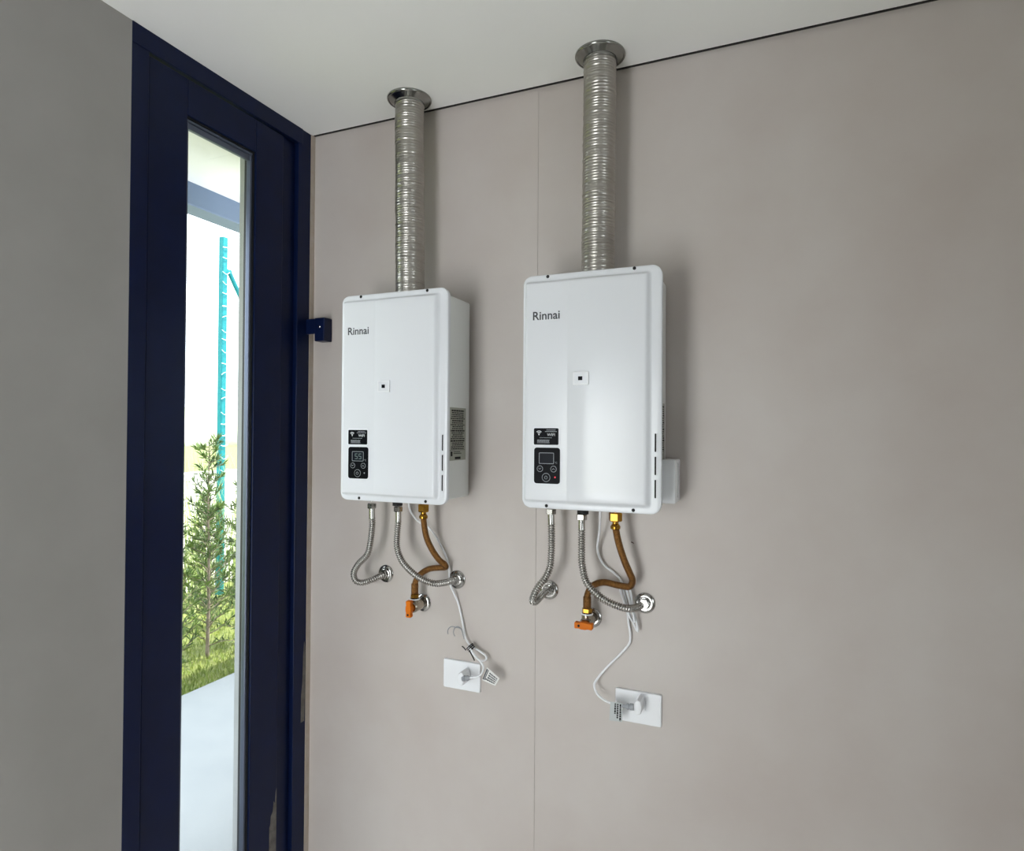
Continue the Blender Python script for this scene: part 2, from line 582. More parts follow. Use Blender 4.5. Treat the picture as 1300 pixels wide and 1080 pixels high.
# teal fence post with raking stay and wire ties
fp = thing('fence_post', (-4.93, 4.505, -0.02), 'teal metal fence post with a slanted stay seen through the door glass', 'fence post')
PX, PY = -4.93, 4.505
obj('post', box(PX - 0.030, PX + 0.030, PY - 0.030, PY + 0.030, -0.05, 3.41, 0.006, 1), 'teal', fp)
obj('stay', tube([(PX, PY + 0.07, 3.10), (PX, PY + 0.14, 2.99), (PX, PY + 0.48, 2.49)], 0.022, 0.05, 8), 'teal', fp)
obj('stay_bracket', box(PX - 0.02, PX + 0.02, PY + 0.03, PY + 0.09, 3.07, 3.11, 0.003, 1), 'teal', fp)
for k in range(20):
    z = 1.18 + k * 0.112 + random.uniform(-0.02, 0.02)
    a = random.uniform(-0.03, 0.03)
    pts = [(PX + 0.042, PY - 0.042, z), (PX + 0.044, PY, z + a), (PX + 0.042, PY + 0.042, z + 0.01)]
    if k % 3 == 0:
        pts.append((PX + 0.036, PY + 0.075, z - 0.03 + a))
    obj('wire_tie', tube(pts, 0.004, 0.02, 5), 'wire', fp)


def leaf_quad(bm, p, d, n, L, w):
    s = d.cross(n)
    if s.length < 1e-5:
        s = Vector((1, 0, 0))
    s.normalize()
    m = p + d * (L * 0.45) + n * (L * 0.05)
    vs = [bm.verts.new(q) for q in (p, m + s * w, p + d * L, m - s * w)]
    bm.faces.new(vs)


def shrub(loc, h, spread, nb, nl, label, seed, m='leaf'):
    R = random.Random(seed)
    t = thing('shrub', loc, label, 'shrub', 'needle-leaved shrubs along the patio')
    base = Vector(loc)
    pts = [base, base + Vector((R.uniform(-.02, .02), R.uniform(-.03, .03), h * .35)),
           base + Vector((R.uniform(-.03, .03), R.uniform(-.04, .04), h * .7)), base + Vector((0, R.uniform(-.03, .03), h))]
    path, L = spline(pts, 0.04)
    obj('stem', add_tube(bmesh.new(), path, lambda i, n: 0.013 * (1 - 0.8 * i / n), 7), 'bark', t, smooth=True)
    fb = bmesh.new()
    br = bmesh.new()
    for k in range(nb):
        u = (k + R.random()) / nb
        p = path[int((0.06 + 0.93 * u) * (len(path) - 1))]
        a = k * 2.4 + R.uniform(-.4, .4)
        ln = spread * (1.05 - 0.75 * u) * R.uniform(.7, 1.2)
        d = Vector((math.cos(a), math.sin(a), R.uniform(.35, .95))).normalized()
        q = [p, p + d * ln * .5, p + d * ln + Vector((0, 0, ln * R.uniform(-.15, .2)))]
        bp, _ = spline(q, ln / 7)
        add_tube(br, bp, lambda i, n: 0.004 * (1 - .7 * i / n), 4, False)
        for j in range(nl):
            c = bp[min(len(bp) - 1, int(R.random() ** .7 * len(bp)))]
            dd = (d * .8 + Vector((R.uniform(-1, 1), R.uniform(-1, 1), R.uniform(-.5, 1)))).normalized()
            leaf_quad(fb, c, dd, Vector((R.uniform(-1, 1), R.uniform(-1, 1), 1)).normalized(), R.uniform(.04, .075), R.uniform(.0034, .0058))
    obj('branches', br, 'bark', t)
    o = obj('foliage', fb, m, t)
    o['kind'] = 'stuff'
    return t


shrub((-3.62, 3.21, -0.02), 1.50, 0.24, 64, 30, 'slender needle-leaved shrub with a tall bare leader in the middle of the glass', 1)
shrub((-3.60, 3.58, -0.02), 1.24, 0.25, 74, 40, 'dense green needle-leaved shrub closest to the door stile', 2)
shrub((-3.58, 2.86, -0.02), 1.16, 0.25, 74, 40, 'bushy needle-leaved shrub at the far left of the glass', 3)
shrub((-4.16, 3.72, -0.02), 1.00, 0.28, 66, 40, 'lower needle-leaved shrub behind the slender one', 4)


def reed(loc, n, h, label, seed):
    R = random.Random(seed)
    t = thing('tall_grass', loc, label, 'grass', 'pale tall grasses by the fence')
    bm = bmesh.new()
    for k in range(n):
        b = Vector(loc) + Vector((R.uniform(-.12, .12), R.uniform(-.12, .12), 0))
        a = R.uniform(0, 6.28)
        o = Vector((math.cos(a), math.sin(a), 0)) * R.uniform(.05, .4)
        hh = h * R.uniform(.6, 1.05)
        s = Vector((-math.sin(a), math.cos(a), 0)) * .006
        prev = None
        for j in range(6):
            u = j / 5
            c = b + o * u * u + Vector((0, 0, hh * (u - .15 * u * u)))
            cur = [bm.verts.new(c + s * (1 - u * .9)), bm.verts.new(c - s * (1 - u * .9))]
            if prev:
                bm.faces.new((prev[0], prev[1], cur[1], cur[0]))
            prev = cur
    o = obj('blades', bm, 'leaf_pale', t)
    o['kind'] = 'stuff'


reed((-4.72, 4.05, -0.02), 90, 1.75, 'pale tall grass clump to the left of the teal fence post', 11)
reed((-4.62, 4.50, -0.02), 80, 1.70, 'pale tall grass clump in front of the teal fence post', 12)

# lawn blades along the patio edge
bm = bmesh.new()
for k in range(9000):
    x = -3.215 - random.random() ** 1.6 * 1.3
    y = random.uniform(2.2, 5.2)
    p = Vector((x, y, -0.02))
    leaf_quad(bm, p, Vector((random.uniform(-.5, .5), random.uniform(-.5, .5), 1)).normalized(), Vector((1, .3, 0)).normalized(),
              random.uniform(.02, .06), .004)
g = obj('lawn_grass', bm, 'grass')
tag(g, 'bright green lawn grass along the patio edge', 'grass')
g['kind'] = 'stuff'

# ================================================================== WATER HEATERS
HW, HH = 0.352, 0.592
YF = 1.503          # plane of the cover's flange
XCR = 0.124         # crease
PLATE = 0.012       # height of the flat strip above the flange


def cover_h(x, z):
    s = min(sstep((x - 0.005) / 0.010), 1) * sstep((HW - 0.0235 - x) / 0.013) * sstep((z - 0.0135) / 0.011) * sstep((HH - 0.0135 - z) / 0.011)
    h = PLATE
    if x > XCR:
        d = x - XCR                       # rounded nose beside the crease, then falling gently away
        a = min(d, 0.07)
        h += 0.17 * a - (0.20 / 0.07) * a * a / 2
        if d > 0.07:
            h -= 0.030 * (d - 0.07) + 0.06 * (d - 0.07) ** 2
    return h * s


def cover_mesh(X0, Z0):
    xs = [0, .001, .003, .005, .007, .009, .011, .013, .0155, .02, .022, .04, .07, .1, XCR - .002, XCR - .0004, XCR + .0004, XCR + .003]
    xs += [XCR + .003 + (HW - .040 - XCR - .003) * k / 26 for k in range(1, 27)]
    xs += [HW - .0365, HW - .034, HW - .031, HW - .028, HW - .0255, HW - .0235, HW - .022, HW - .016, HW - .010, HW - .003, HW - .001, HW]
    zs = [0, .001, .003, .010, .0135, .0155, .0175, .019, .021, .023, .0245]
    zs = zs + [.0245 + (HH - .049) * k / 22 for k in range(1, 22)] + [HH - z for z in reversed(zs)]
    xs = sorted(set(xs))
    r = 0.024
    bm = bmesh.new()

    def shape(x, z, pad=0.0):
        cx = min(max(x, r), HW - r)
        cz = min(max(z, r), HH - r)
        a, b = (x - cx) / r, (z - cz) / r
        if a and b:
            a, b = a * math.sqrt(1 - b * b / 2), b * math.sqrt(1 - a * a / 2)
        return cx + a * r, cz + b * r
    g = []
    for i, x in enumerate(xs):
        col = []
        for j, z in enumerate(zs):
            sx, sz = shape(x, z)
            d = min(x, HW - x, z, HH - z)
            roll = 0.0022 * (1 - min(1, d / 0.003)) ** 2
            col.append(bm.verts.new((X0 + sx, YF + roll - cover_h(x, z), Z0 + sz)))
        g.append(col)
    nx, nz = len(xs), len(zs)
    for i in range(nx - 1):
        for j in range(nz - 1):
            bm.faces.new((g[i][j], g[i + 1][j], g[i + 1][j + 1], g[i][j + 1]))
    rim = [g[i][0] for i in range(nx)] + [g[nx - 1][j] for j in range(1, nz)] + \
          [g[i][nz - 1] for i in range(nx - 2, -1, -1)] + [g[0][j] for j in range(nz - 2, 0, -1)]
    prev = rim
    for y in (YF + 0.014,):
        cur = [bm.verts.new((v.co.x, y, v.co.z)) for v in rim]
        n = len(rim)
        for k in range(n):
            bm.faces.new((prev[k], prev[(k + 1) % n], cur[(k + 1) % n], cur[k]))
        prev = cur
    bm.faces.new(prev)
    return bm




def seven(bm, ch, x, z, w, h, t, y0, y1):
    on = {'5': 'afgcd'}[ch]
    s = {'a': (0, w, h - t, h), 'g': (0, w, h / 2 - t / 2, h / 2 + t / 2), 'd': (0, w, 0, t),
         'f': (0, t, h / 2, h), 'b': (w - t, w, h / 2, h), 'e': (0, t, 0, h / 2), 'c': (w - t, w, 0, h / 2)}
    for c in on:
        a = s[c]
        add_box(bm, x + a[0] + .0003, x + a[1] - .0003, y0, y1, z + a[2] + .0003, z + a[3] - .0003)


def heater(X0, Z0, label, lit):
    t = thing('gas_water_heater', (X0 + HW / 2, YW, Z0), label, 'water heater', 'white wall-mounted gas water heaters')
    yp = YF - PLATE
    obj('body', box(X0 + .0165, X0 + HW - .0165, YF + 0.0141, 1.670, Z0 + .010, Z0 + HH - .012, 0.006, 3), 'body', t, smooth=True, angle=35)
    obj('mounting_bracket', box(X0 + .09, X0 + HW - .09, 1.6701, YW, Z0 + .03, Z0 + HH - .03), 'grey_plastic', t)
    cv = obj('front_cover', cover_mesh(X0, Z0), 'enamel', t, smooth=True, angle=60)
    for x, z in ((.0665, .5865), (.2865, .587), (.0665, .0072), (.2865, .0078)):
        sc_ = obj('screw', lathe([(.0042, 0), (.0042, .0012), (.0030, .0026), (.0004, .0030)], (X0 + x, YF + .0005, Z0 + z), (0, -1, 0), 16),
                  'steel_dark', cv, smooth=True, angle=50)
    for z0 in (.0380, .0925, .1470):
        s = obj('vent_slot', add_frame(bmesh.new(), .0085, .048, .004, .0022, X0 + .3385, Z0 + z0 + .0225, YF - .0014, YF + .001), 'enamel', cv)
        obj('slot_opening', plate(.0045, .044, .002, X0 + .3385, Z0 + z0 + .0225, YF - .0004, YF + .001), 'slot', s)
    # maker's lettering
    obj('lettering', text_bm('Rinnai', .0712, X0 + .0318, Z0 + .4755, yp - .0004, .0006, bold=.012), 'ink', cv)
    # square badge beside the crease, following the swell
    hx = cover_h(.160, .3)
    bm = add_frame(bmesh.new(), .040, .033, .003, .0042, X0 + .160, Z0 + .3250, YF - hx - .0042, YF - hx + .004)
    ba = obj('badge', bm, 'white_plastic', cv)
    obj('badge_plate', plate(.032, .025, .001, X0 + .160, Z0 + .3250, YF - hx - .0032, YF - hx + .003), 'enamel', ba)
    obj('badge_mark', plate(.0105, .0095, .0005, X0 + .159, Z0 + .3250, YF - hx - .0040, YF - hx - .003), 'black_plastic', ba)
    # black sticker
    st = obj('sticker', plate(.072, .0480, .004, X0 + .069, Z0 + .1820, yp - .0003, yp + .001), 'print_white', cv)
    ys = yp - .0003
    obj('sticker_field', plate(.0655, .0415, .003, X0 + .069, Z0 + .1820, ys - .0002, ys), 'black_plastic', st)
    y0, y1 = ys - .0004, ys - .0002
    bm = bmesh.new()
    for r in (.0100, .0070, .0040):
        arc_mark(bm, X0 + .0500, Z0 + .1866, r, .0014, 45, 135, y0, y1)
    arc_mark(bm, X0 + .0500, Z0 + .1866, .0016, .0015, 0, 360, y0, y1, 12)
    obj('wireless_symbol', bm, 'print_white', st)
    obj('lettering', text_bm('WIFI', .021, X0 + .0715, Z0 + .1832, y0, .0002, height=.0068, bold=.004), 'print_white', st)
    bm = bmesh.new()
    R = random.Random(3)

    def greek(bm, x0, x1, z, h):
        x = x0
        while x < x1 - .001:
            w = min(R.uniform(.002, .0055), x1 - x)
            add_box(bm, x, x + w, y0, y1, z, z + h)
            x += w + .0008
    greek(bm, X0 + .070, X0 + .094, Z0 + .1975, .0016)
    greek(bm, X0 + .066, X0 + .097, Z0 + .1935, .0018)
    greek(bm, X0 + .0515, X0 + .086, Z0 + .1782, .0012)
    for k in range(4):
        greek(bm, X0 + .0455, X0 + .078, Z0 + .1725 - k * .0024, .0013)
    obj('small_print', bm, 'print_grey', st)
    # control panel
    cp = obj('control_panel', plate(.0745, .0955, .009, X0 + .0718, Z0 + .1090, yp - .0004, yp + .001), 'print_white', cv)
    yc = yp - .0004
    obj('panel_face', plate(.0685, .0900, .007, X0 + .0718, Z0 + .1090, yc - .0010, yc), 'black_plastic', cp)
    y0, y1 = yc - .0014, yc - .0010
    obj('display', plate(.037, .0255, .001, X0 + .0705, Z0 + .1275, yc - .0012, yc - .001), 'screen', cp)
    obj('display_frame', add_frame(bmesh.new(), .0395, .028, .002, .0013, X0 + .0705, Z0 + .1275, y0, y1), 'print_grey', cp)
    if lit:
        bm = bmesh.new()
        for x in (.0605, .0735):
            seven(bm, '5', X0 + x, Z0 + .1195, .0095, .016, .0022, yc - .0013, yc - .0011)
        obj('digits', bm, 'digit', cp)
    obj('lettering', text_bm('°C', .0065, X0 + .0925, Z0 + .1145, y0, .0003), 'print_grey', cp)
    for x, z, r in ((.0535, .1010, .0080), (.0895, .1010, .0080), (.0700, .0795, .0110)):
        bt = obj('button', lathe([(r - .0012, 0), (r - .0012, .0008), (r - .002, .0012)], (X0 + x, yc - .001, Z0 + z), (0, -1, 0), 24), 'black_plastic', cp)
        obj('button_ring', ring_mark(X0 + x, Z0 + z, r, .0012, y0, y1), 'print_grey', bt)
        bm = bmesh.new()
        if r > .01:
            arc_mark(bm, X0 + x, Z0 + z, .0042, .0009, 120, 420, yc - .0024, yc - .0021, 16)
            add_box(bm, X0 + x - .0005, X0 + x + .0005, yc - .0024, yc - .0021, Z0 + z + .001, Z0 + z + .005)
        else:
            k = -1 if x < .06 else 1
            for s in (-1, 1):
                vs = [(X0 + x + s * .0034, Z0 + z - k * .0012), (X0 + x, Z0 + z + k * .0020), (X0 + x, Z0 + z + k * .0006), (X0 + x + s * .0034, Z0 + z - k * .0026)]
                a = [bm.verts.new((p[0], yc - .0024, p[1])) for p in vs]
                b = [bm.verts.new((p[0], yc - .0021, p[1])) for p in vs]
                bm.faces.new(a); bm.faces.new(b[::-1])
                for q in range(4):
                    bm.faces.new((a[q], a[(q + 1) % 4], b[(q + 1) % 4], b[q]))
        obj('button_symbol', bm, 'print_grey', bt)
    obj('indicator', add_plate(bmesh.new(), rrect(.004, .004, .0018, 4), X0 + .0935, Z0 + .0805, y0, y1), 'led' if not lit else 'print_grey', cp)
    # rating plate on the right flank
    xs = X0 + HW - .0165
    rp = obj('rating_plate', box(xs - .0005, xs + .0006, 1.5440, 1.6440, Z0 + .1185, Z0 + .2675), 'foil', t)
    bm = bmesh.new()
    R = random.Random(5)
    z = Z0 + .2610
    k = 0
    while z > Z0 + .150:
        w = R.uniform(.030, .042)
        hgt = .0030 if k % 5 else .0044
        y = 1.594 - w
        while y < 1.594 + w:
            d = min(R.uniform(.004, .014), 1.594 + w - y)
            add_box(bm, xs + .0005, xs + .0009, y, y + d, z - hgt, z)
            y += d + .002
        z -= hgt + .0024
        k += 1
    for z in (Z0 + .147, Z0 + .203):
        add_box(bm, xs + .0005, xs + .0009, 1.549, 1.639, z, z + .0008)
    add_box(bm, xs + .0005, xs + .0009, 1.553, 1.563, Z0 + .131, Z0 + .144)
    for z in (.1415, .1370):
        add_box(bm, xs + .0005, xs + .0009, 1.569, 1.600 + R.uniform(0, .02), Z0 + z, Z0 + z + .0018)
    add_box(bm, xs + .0005, xs + .0009, 1.578, 1.612, Z0 + .1215, Z0 + .1285)
    obj('rating_print', bm, 'slot', rp)
    # connection stubs under the body
    for x, m, r in ((.044, 'chrome', .0095), (.1335, 'black_rubber', .0150), (.2222, 'brass', .0105)):
        dz = .021 if m == 'black_rubber' else .012
        obj('connector', lathe([(r, 0), (r, .012 + dz)], (X0 + x, 1.600, Z0 - dz), (0, 0, 1), 20), m, t, smooth=True, angle=40)
    if not lit:
        sb = obj('side_box', box(xs, X0 + HW + .020, 1.588, 1.672, Z0 + .018, Z0 + .1265, .004, 2), 'white_plastic', t, smooth=True, angle=35)
        obj('box_seam', box(xs + .001, X0 + HW + .0207, 1.629, 1.6302, Z0 + .030, Z0 + .118), 'grey_plastic', sb)
        obj('box_screw', lathe([(.003, 0), (.003, .002)], (X0 + HW + .004, 1.630, Z0 + .018), (0, 0, -1), 12), 'steel_dark', sb)
    return t


LX, LZ, RX, RZ = -1.175, 1.351, -0.604, 1.358
heater(LX, LZ, 'white gas water heater nearest the glass door, its display reading 55', True)
heater(RX, RZ, 'white gas water heater farther from the door, blank display and side box', False)


# ------------------------------------------------------------------ flue ducts
def duct(top, bot, label, seed):
    R = random.Random(seed)
    t = thing('flue_duct', (bot[0], bot[1], bot[2]), label, 'flue duct', 'corrugated flue ducts')
    A_, B_ = Vector(bot), Vector(top)
    L = (B_ - A_).length
    bm = bmesh.new()
    n = 56
    rings = []
    h = 0.0
    prof = []
    ox = oy = 0.0
    while h < L - 0.02:
        p = R.uniform(.0052, .0090)
        d = R.choice((.0003, .0005, .0009, .0012)) * R.uniform(.8, 1.2)
        ox = ox * .8 + R.uniform(-.0004, .0004)
        oy = oy * .8 + R.uniform(-.0004, .0004)
        rb = .0418 + R.uniform(-.0003, .0003)
        tilt = (R.uniform(-.0006, .0006), R.uniform(-.0006, .0006))
        for u, rr in ((0, -d), (.16, -d * .6), (.34, d * .6), (.52, d), (.70, d * .5), (.88, -d * .5)):
            prof.append((h + p * u, rb + rr, ox, oy, tilt))
        h += p
    prof.append((L, .0418, 0, 0, (0, 0)))
    for hh, r, a, b, tl in prof:
        c = A_.lerp(B_, hh / L) + Vector((a, b, 0))
        rings.append([bm.verts.new(c + Vector((math.cos(q) * r, math.sin(q) * r, tl[0] * math.cos(q) + tl[1] * math.sin(q))))
                      for q in [2 * math.pi * k / n for k in range(n)]])
    for P_, Q_ in zip(rings, rings[1:]):
        for k in range(n):
            bm.faces.new((P_[k], P_[(k + 1) % n], Q_[(k + 1) % n], Q_[k]))
    obj('tube', bm, 'alu', t, smooth=True)
    cl = obj('ceiling_collar', lathe([(.0430, -.021), (.0438, -.021), (.0442, -.0150), (.0520, -.0105), (.0600, -.0062), (.0606, -.0074), (.0636, -.0068),
                                      (.0650, -.0045), (.0652, -.0015), (.0646, 0)], (top[0], top[1], ZC), (0, 0, 1), 56, False, True),
             'collar', t, smooth=True, angle=50)
    return t


duct((-1.006, 1.590, ZC), (-0.998, 1.590, LZ + HH - .0118), 'crinkled aluminium flue duct rising from the heater nearest the door', 21)
duct((-0.428, 1.590, ZC), (-0.431, 1.590, RZ + HH - .0118), 'crinkled aluminium flue duct rising from the heater with the side box', 22)

# ------------------------------------------------------------------ hoses
HL1 = [(-1.1327, 1.6, 1.3266), (-1.1318, 1.6, 1.2933), (-1.1307, 1.6, 1.2683), (-1.1361, 1.6, 1.2196), (-1.1471, 1.6, 1.1777), (-1.1806, 1.602, 1.1449), (-1.2004, 1.605, 1.1155), (-1.1965, 1.61, 1.0904), (-1.1768, 1.618, 1.0843), (-1.1507, 1.635, 1.0932), (-1.135, 1.655, 1.1017), (-1.1333, 1.672, 1.1035)]
HL2 = [(-1.0391, 1.6, 1.322), (-1.0382, 1.6, 1.2851), (-1.0399, 1.597, 1.2452), (-1.0375, 1.594, 1.2056), (-1.0169, 1.59, 1.1681), (-0.9818, 1.59, 1.1382), (-0.9467, 1.595, 1.1192), (-0.9175, 1.61, 1.1088), (-0.8968, 1.64, 1.1078), (-0.89, 1.658, 1.1092), (-0.8817, 1.672, 1.1094)]
HR1 = [(-0.5593, 1.6, 1.341), (-0.5577, 1.6, 1.3032), (-0.5568, 1.6, 1.2625), (-0.557, 1.598, 1.2218), (-0.5597, 1.595, 1.1896), (-0.5707, 1.59, 1.1624), (-0.5881, 1.583, 1.1379), (-0.6, 1.58, 1.1128), (-0.6047, 1.588, 1.0971), (-0.6026, 1.605, 1.0922), (-0.6, 1.63, 1.0982), (-0.5965, 1.655, 1.1057), (-0.591, 1.672, 1.109)]
HR2 = [(-0.4735, 1.6, 1.3312), (-0.4736, 1.6, 1.2999), (-0.4718, 1.595, 1.2476), (-0.469, 1.59, 1.2077), (-0.4556, 1.587, 1.1626), (-0.4224, 1.587, 1.1309), (-0.3881, 1.592, 1.1131), (-0.3564, 1.607, 1.1017), (-0.3401, 1.64, 1.096), (-0.3325, 1.658, 1.0976), (-0.3229, 1.672, 1.1014)]
GL = [(-0.9525, 1.6, 1.3013), (-0.9516, 1.603, 1.2766), (-0.9484, 1.612, 1.2394), (-0.9369, 1.622, 1.2055), (-0.9204, 1.634, 1.1748), (-0.9058, 1.645, 1.1581), (-0.9069, 1.652, 1.1485), (-0.9269, 1.652, 1.1455), (-0.9572, 1.645, 1.1407), (-0.9782, 1.635, 1.1278), (-0.9927, 1.63, 1.109), (-0.9993, 1.63, 1.0847), (-0.998, 1.63, 1.0695)]
GR = [(-0.3838, 1.6, 1.3081), (-0.3768, 1.603, 1.271), (-0.3639, 1.612, 1.224), (-0.351, 1.622, 1.1884), (-0.3455, 1.63, 1.1682), (-0.3561, 1.637, 1.1503), (-0.3878, 1.64, 1.1506), (-0.4237, 1.637, 1.1549), (-0.4518, 1.632, 1.1441), (-0.4647, 1.63, 1.1221), (-0.4664, 1.63, 1.1021), (-0.4663, 1.63, 1.0875)]
CL = [(-1.0098, 1.61, 1.3411), (-1.0125, 1.618, 1.3261), (-1.0121, 1.63, 1.3065), (-1.0016, 1.645, 1.2835), (-0.9866, 1.655, 1.2701), (-0.969, 1.66, 1.2599), (-0.9496, 1.664, 1.2381), (-0.9283, 1.668, 1.2024), (-0.9109, 1.671, 1.1656), (-0.9013, 1.6645, 1.1372), (-0.8985, 1.6645, 1.1008), (-0.884, 1.666, 1.0685), (-0.8718, 1.672, 1.0348), (-0.8591, 1.671, 0.9886), (-0.8504, 1.669, 0.9524), (-0.8391, 1.667, 0.9321), (-0.8236, 1.666, 0.9218), (-0.8, 1.664, 0.9131), (-0.7795, 1.662, 0.9041), (-0.7744, 1.66, 0.8953), (-0.7865, 1.657, 0.8881), (-0.8049, 1.654, 0.8978), (-0.8268, 1.652, 0.9189), (-0.8292, 1.649, 0.9263), (-0.8192, 1.647, 0.9203), (-0.7998, 1.644, 0.9014), (-0.784, 1.64, 0.8926), (-0.773, 1.636, 0.8809), (-0.7744, 1.632, 0.8644), (-0.7878, 1.63, 0.8512), (-0.8038, 1.63, 0.8465), (-0.8123, 1.63, 0.8451)]
CR = [(-0.4267, 1.61, 1.3471), (-0.4284, 1.615, 1.332), (-0.4348, 1.635, 1.2917), (-0.4461, 1.655, 1.2438), (-0.4428, 1.665, 1.2148), (-0.4288, 1.67, 1.1918), (-0.4018, 1.672, 1.1727), (-0.3839, 1.672, 1.1534), (-0.3753, 1.672, 1.1207), (-0.3698, 1.672, 1.0899), (-0.3643, 1.672, 1.045), (-0.3596, 1.672, 1.014), (-0.3626, 1.67, 0.9912), (-0.3815, 1.668, 0.9661), (-0.4227, 1.662, 0.92), (-0.447, 1.655, 0.8876), (-0.4516, 1.652, 0.8732), (-0.4434, 1.648, 0.8555), (-0.4264, 1.643, 0.8452), (-0.4039, 1.638, 0.8407), (-0.3757, 1.634, 0.8409), (-0.3608, 1.632, 0.8417)]
BR1 = [(-0.3821, 1.664, 1.1469), (-0.3735, 1.664, 1.1186), (-0.3649, 1.664, 1.0862), (-0.352, 1.663, 1.0548), (-0.3383, 1.662, 1.0289), (-0.3405, 1.66, 1.0529), (-0.3502, 1.659, 1.0892), (-0.3556, 1.659, 1.1217), (-0.3601, 1.66, 1.1458)]
BR2 = [(-0.3855, 1.656, 1.1442), (-0.378, 1.656, 1.1179), (-0.3671, 1.655, 1.0903), (-0.3565, 1.655, 1.0647), (-0.3469, 1.654, 1.0538), (-0.3455, 1.652, 1.0668), (-0.355, 1.652, 1.0987), (-0.3624, 1.652, 1.1247), (-0.3692, 1.654, 1.1442)]
WIRE1 = [(-0.8538, 1.664, 0.9518), (-0.8555, 1.662, 0.966), (-0.8598, 1.66, 0.973), (-0.8681, 1.656, 0.9772), (-0.873, 1.65, 0.9741), (-0.8745, 1.645, 0.9662), (-0.8723, 1.642, 0.9593), (-0.8673, 1.64, 0.9536)]
WIRE2 = [(-0.8488, 1.662, 0.9415), (-0.8531, 1.66, 0.96), (-0.8579, 1.658, 0.9719), (-0.8728, 1.655, 0.9746), (-0.8832, 1.65, 0.977), (-0.8902, 1.645, 0.9727), (-0.8911, 1.64, 0.9655), (-0.8891, 1.638, 0.9576)]


def hexnut(r, h, origin, axis=(0, 0, 1)):
    bm = lathe([(r * .88, 0), (r, h * .12), (r, h * .88), (r * .88, h)], origin, axis, 6)
    return bm


def corr(pitch, r0, amp):
    def f(i, n):
        return r0 + amp * (.35, .45, .35, -.1, -1.5, -.1)[i % 6]
    return f


def water_hose(pts, label, sleeve):
    w = pts[-1]
    t = thing('water_hose', (w[0], YW, w[2]), label, 'hose', 'corrugated steel water hoses under the heaters')
    p0 = Vector(pts[0])
    path, L = spline(pts, 0.0064 / 6)
    ns = int(sleeve / (0.0064 / 6))
    obj('corrugated_tube', add_tube(bmesh.new(), path[ns:], corr(.0064, .0088, .0025), 16), 'steel', t, smooth=True)
    obj('sleeve', add_tube(bmesh.new(), path[:ns + 3:3], .0090, 20), 'chrome', t, smooth=True, angle=50)
    obj('hose_nut', hexnut(.0145, .016, p0 + Vector((0, 0, -.010))), 'chrome', t)
    # wall rosette with its nut
    c = Vector((w[0], YW, w[2]))
    obj('wall_flange', lathe([(.0270, 0), (.0272, .003), (.0250, .0055), (.0205, .0072), (.0200, .0050), (.0165, .0050), (.0160, .0085), (.0135, .0095)],
                             c, (0, -1, 0), 40), 'chrome', t, smooth=True, angle=35)
    d = Vector((0, -1, 0))
    obj('wall_nut', hexnut(.0150, .012, c + d * .008, (0, -1, 0)), 'chrome', t)
    return t


water_hose(HL1, 'corrugated steel hose nearest the door, bent in a C to the wall', .040)
water_hose(HL2, 'corrugated steel hose crossing the gas hose of the heater by the door', .040)
water_hose(HR1, 'corrugated steel hose curling back to the wall, directly above the wall joint', .036)
water_hose(HR2, 'corrugated steel hose crossing the gas hose of the heater with the side box', .036)


def gas_hose(pts, label, top_nut):
    p0 = Vector(pts[0])
    t = thing('gas_hose', pts[-1], label, 'hose', 'bronze gas hoses')
    obj('braided_tube', tube(pts, .0088, .003, 16), 'copper', t, smooth=True)
    z = p0.z
    obj('union_nut', hexnut(.0175, .023, (p0.x, p0.y, top_nut - .023)), 'brass', t)
    obj('ferrule', lathe([(.0095, 0), (.0125, .002), (.0130, .008), (.0105, .012), (.0080, .015), (.0085, top_nut - .022 - (z - .006))],
                         (p0.x, p0.y, z - .006), (0, 0, 1), 24), 'brass', t, smooth=True, angle=30)
    e = Vector(pts[-1])
    obj('end_ferrule', lathe([(.0095, 0), (.0108, .002), (.0108, .030), (.0092, .032)], (e.x, e.y, e.z - .004), (0, 0, 1), 24), 'copper', t, smooth=True, angle=40)
    obj('end_nut', hexnut(.0135, .012, (e.x, e.y, e.z - .015)), 'brass', t)
    return t


gas_hose(GL, 'bronze braided gas hose folded sharply under the heater nearest the door', 1.339)
gas_hose(GR, 'bronze braided gas hose under the heater with the side box', 1.346)


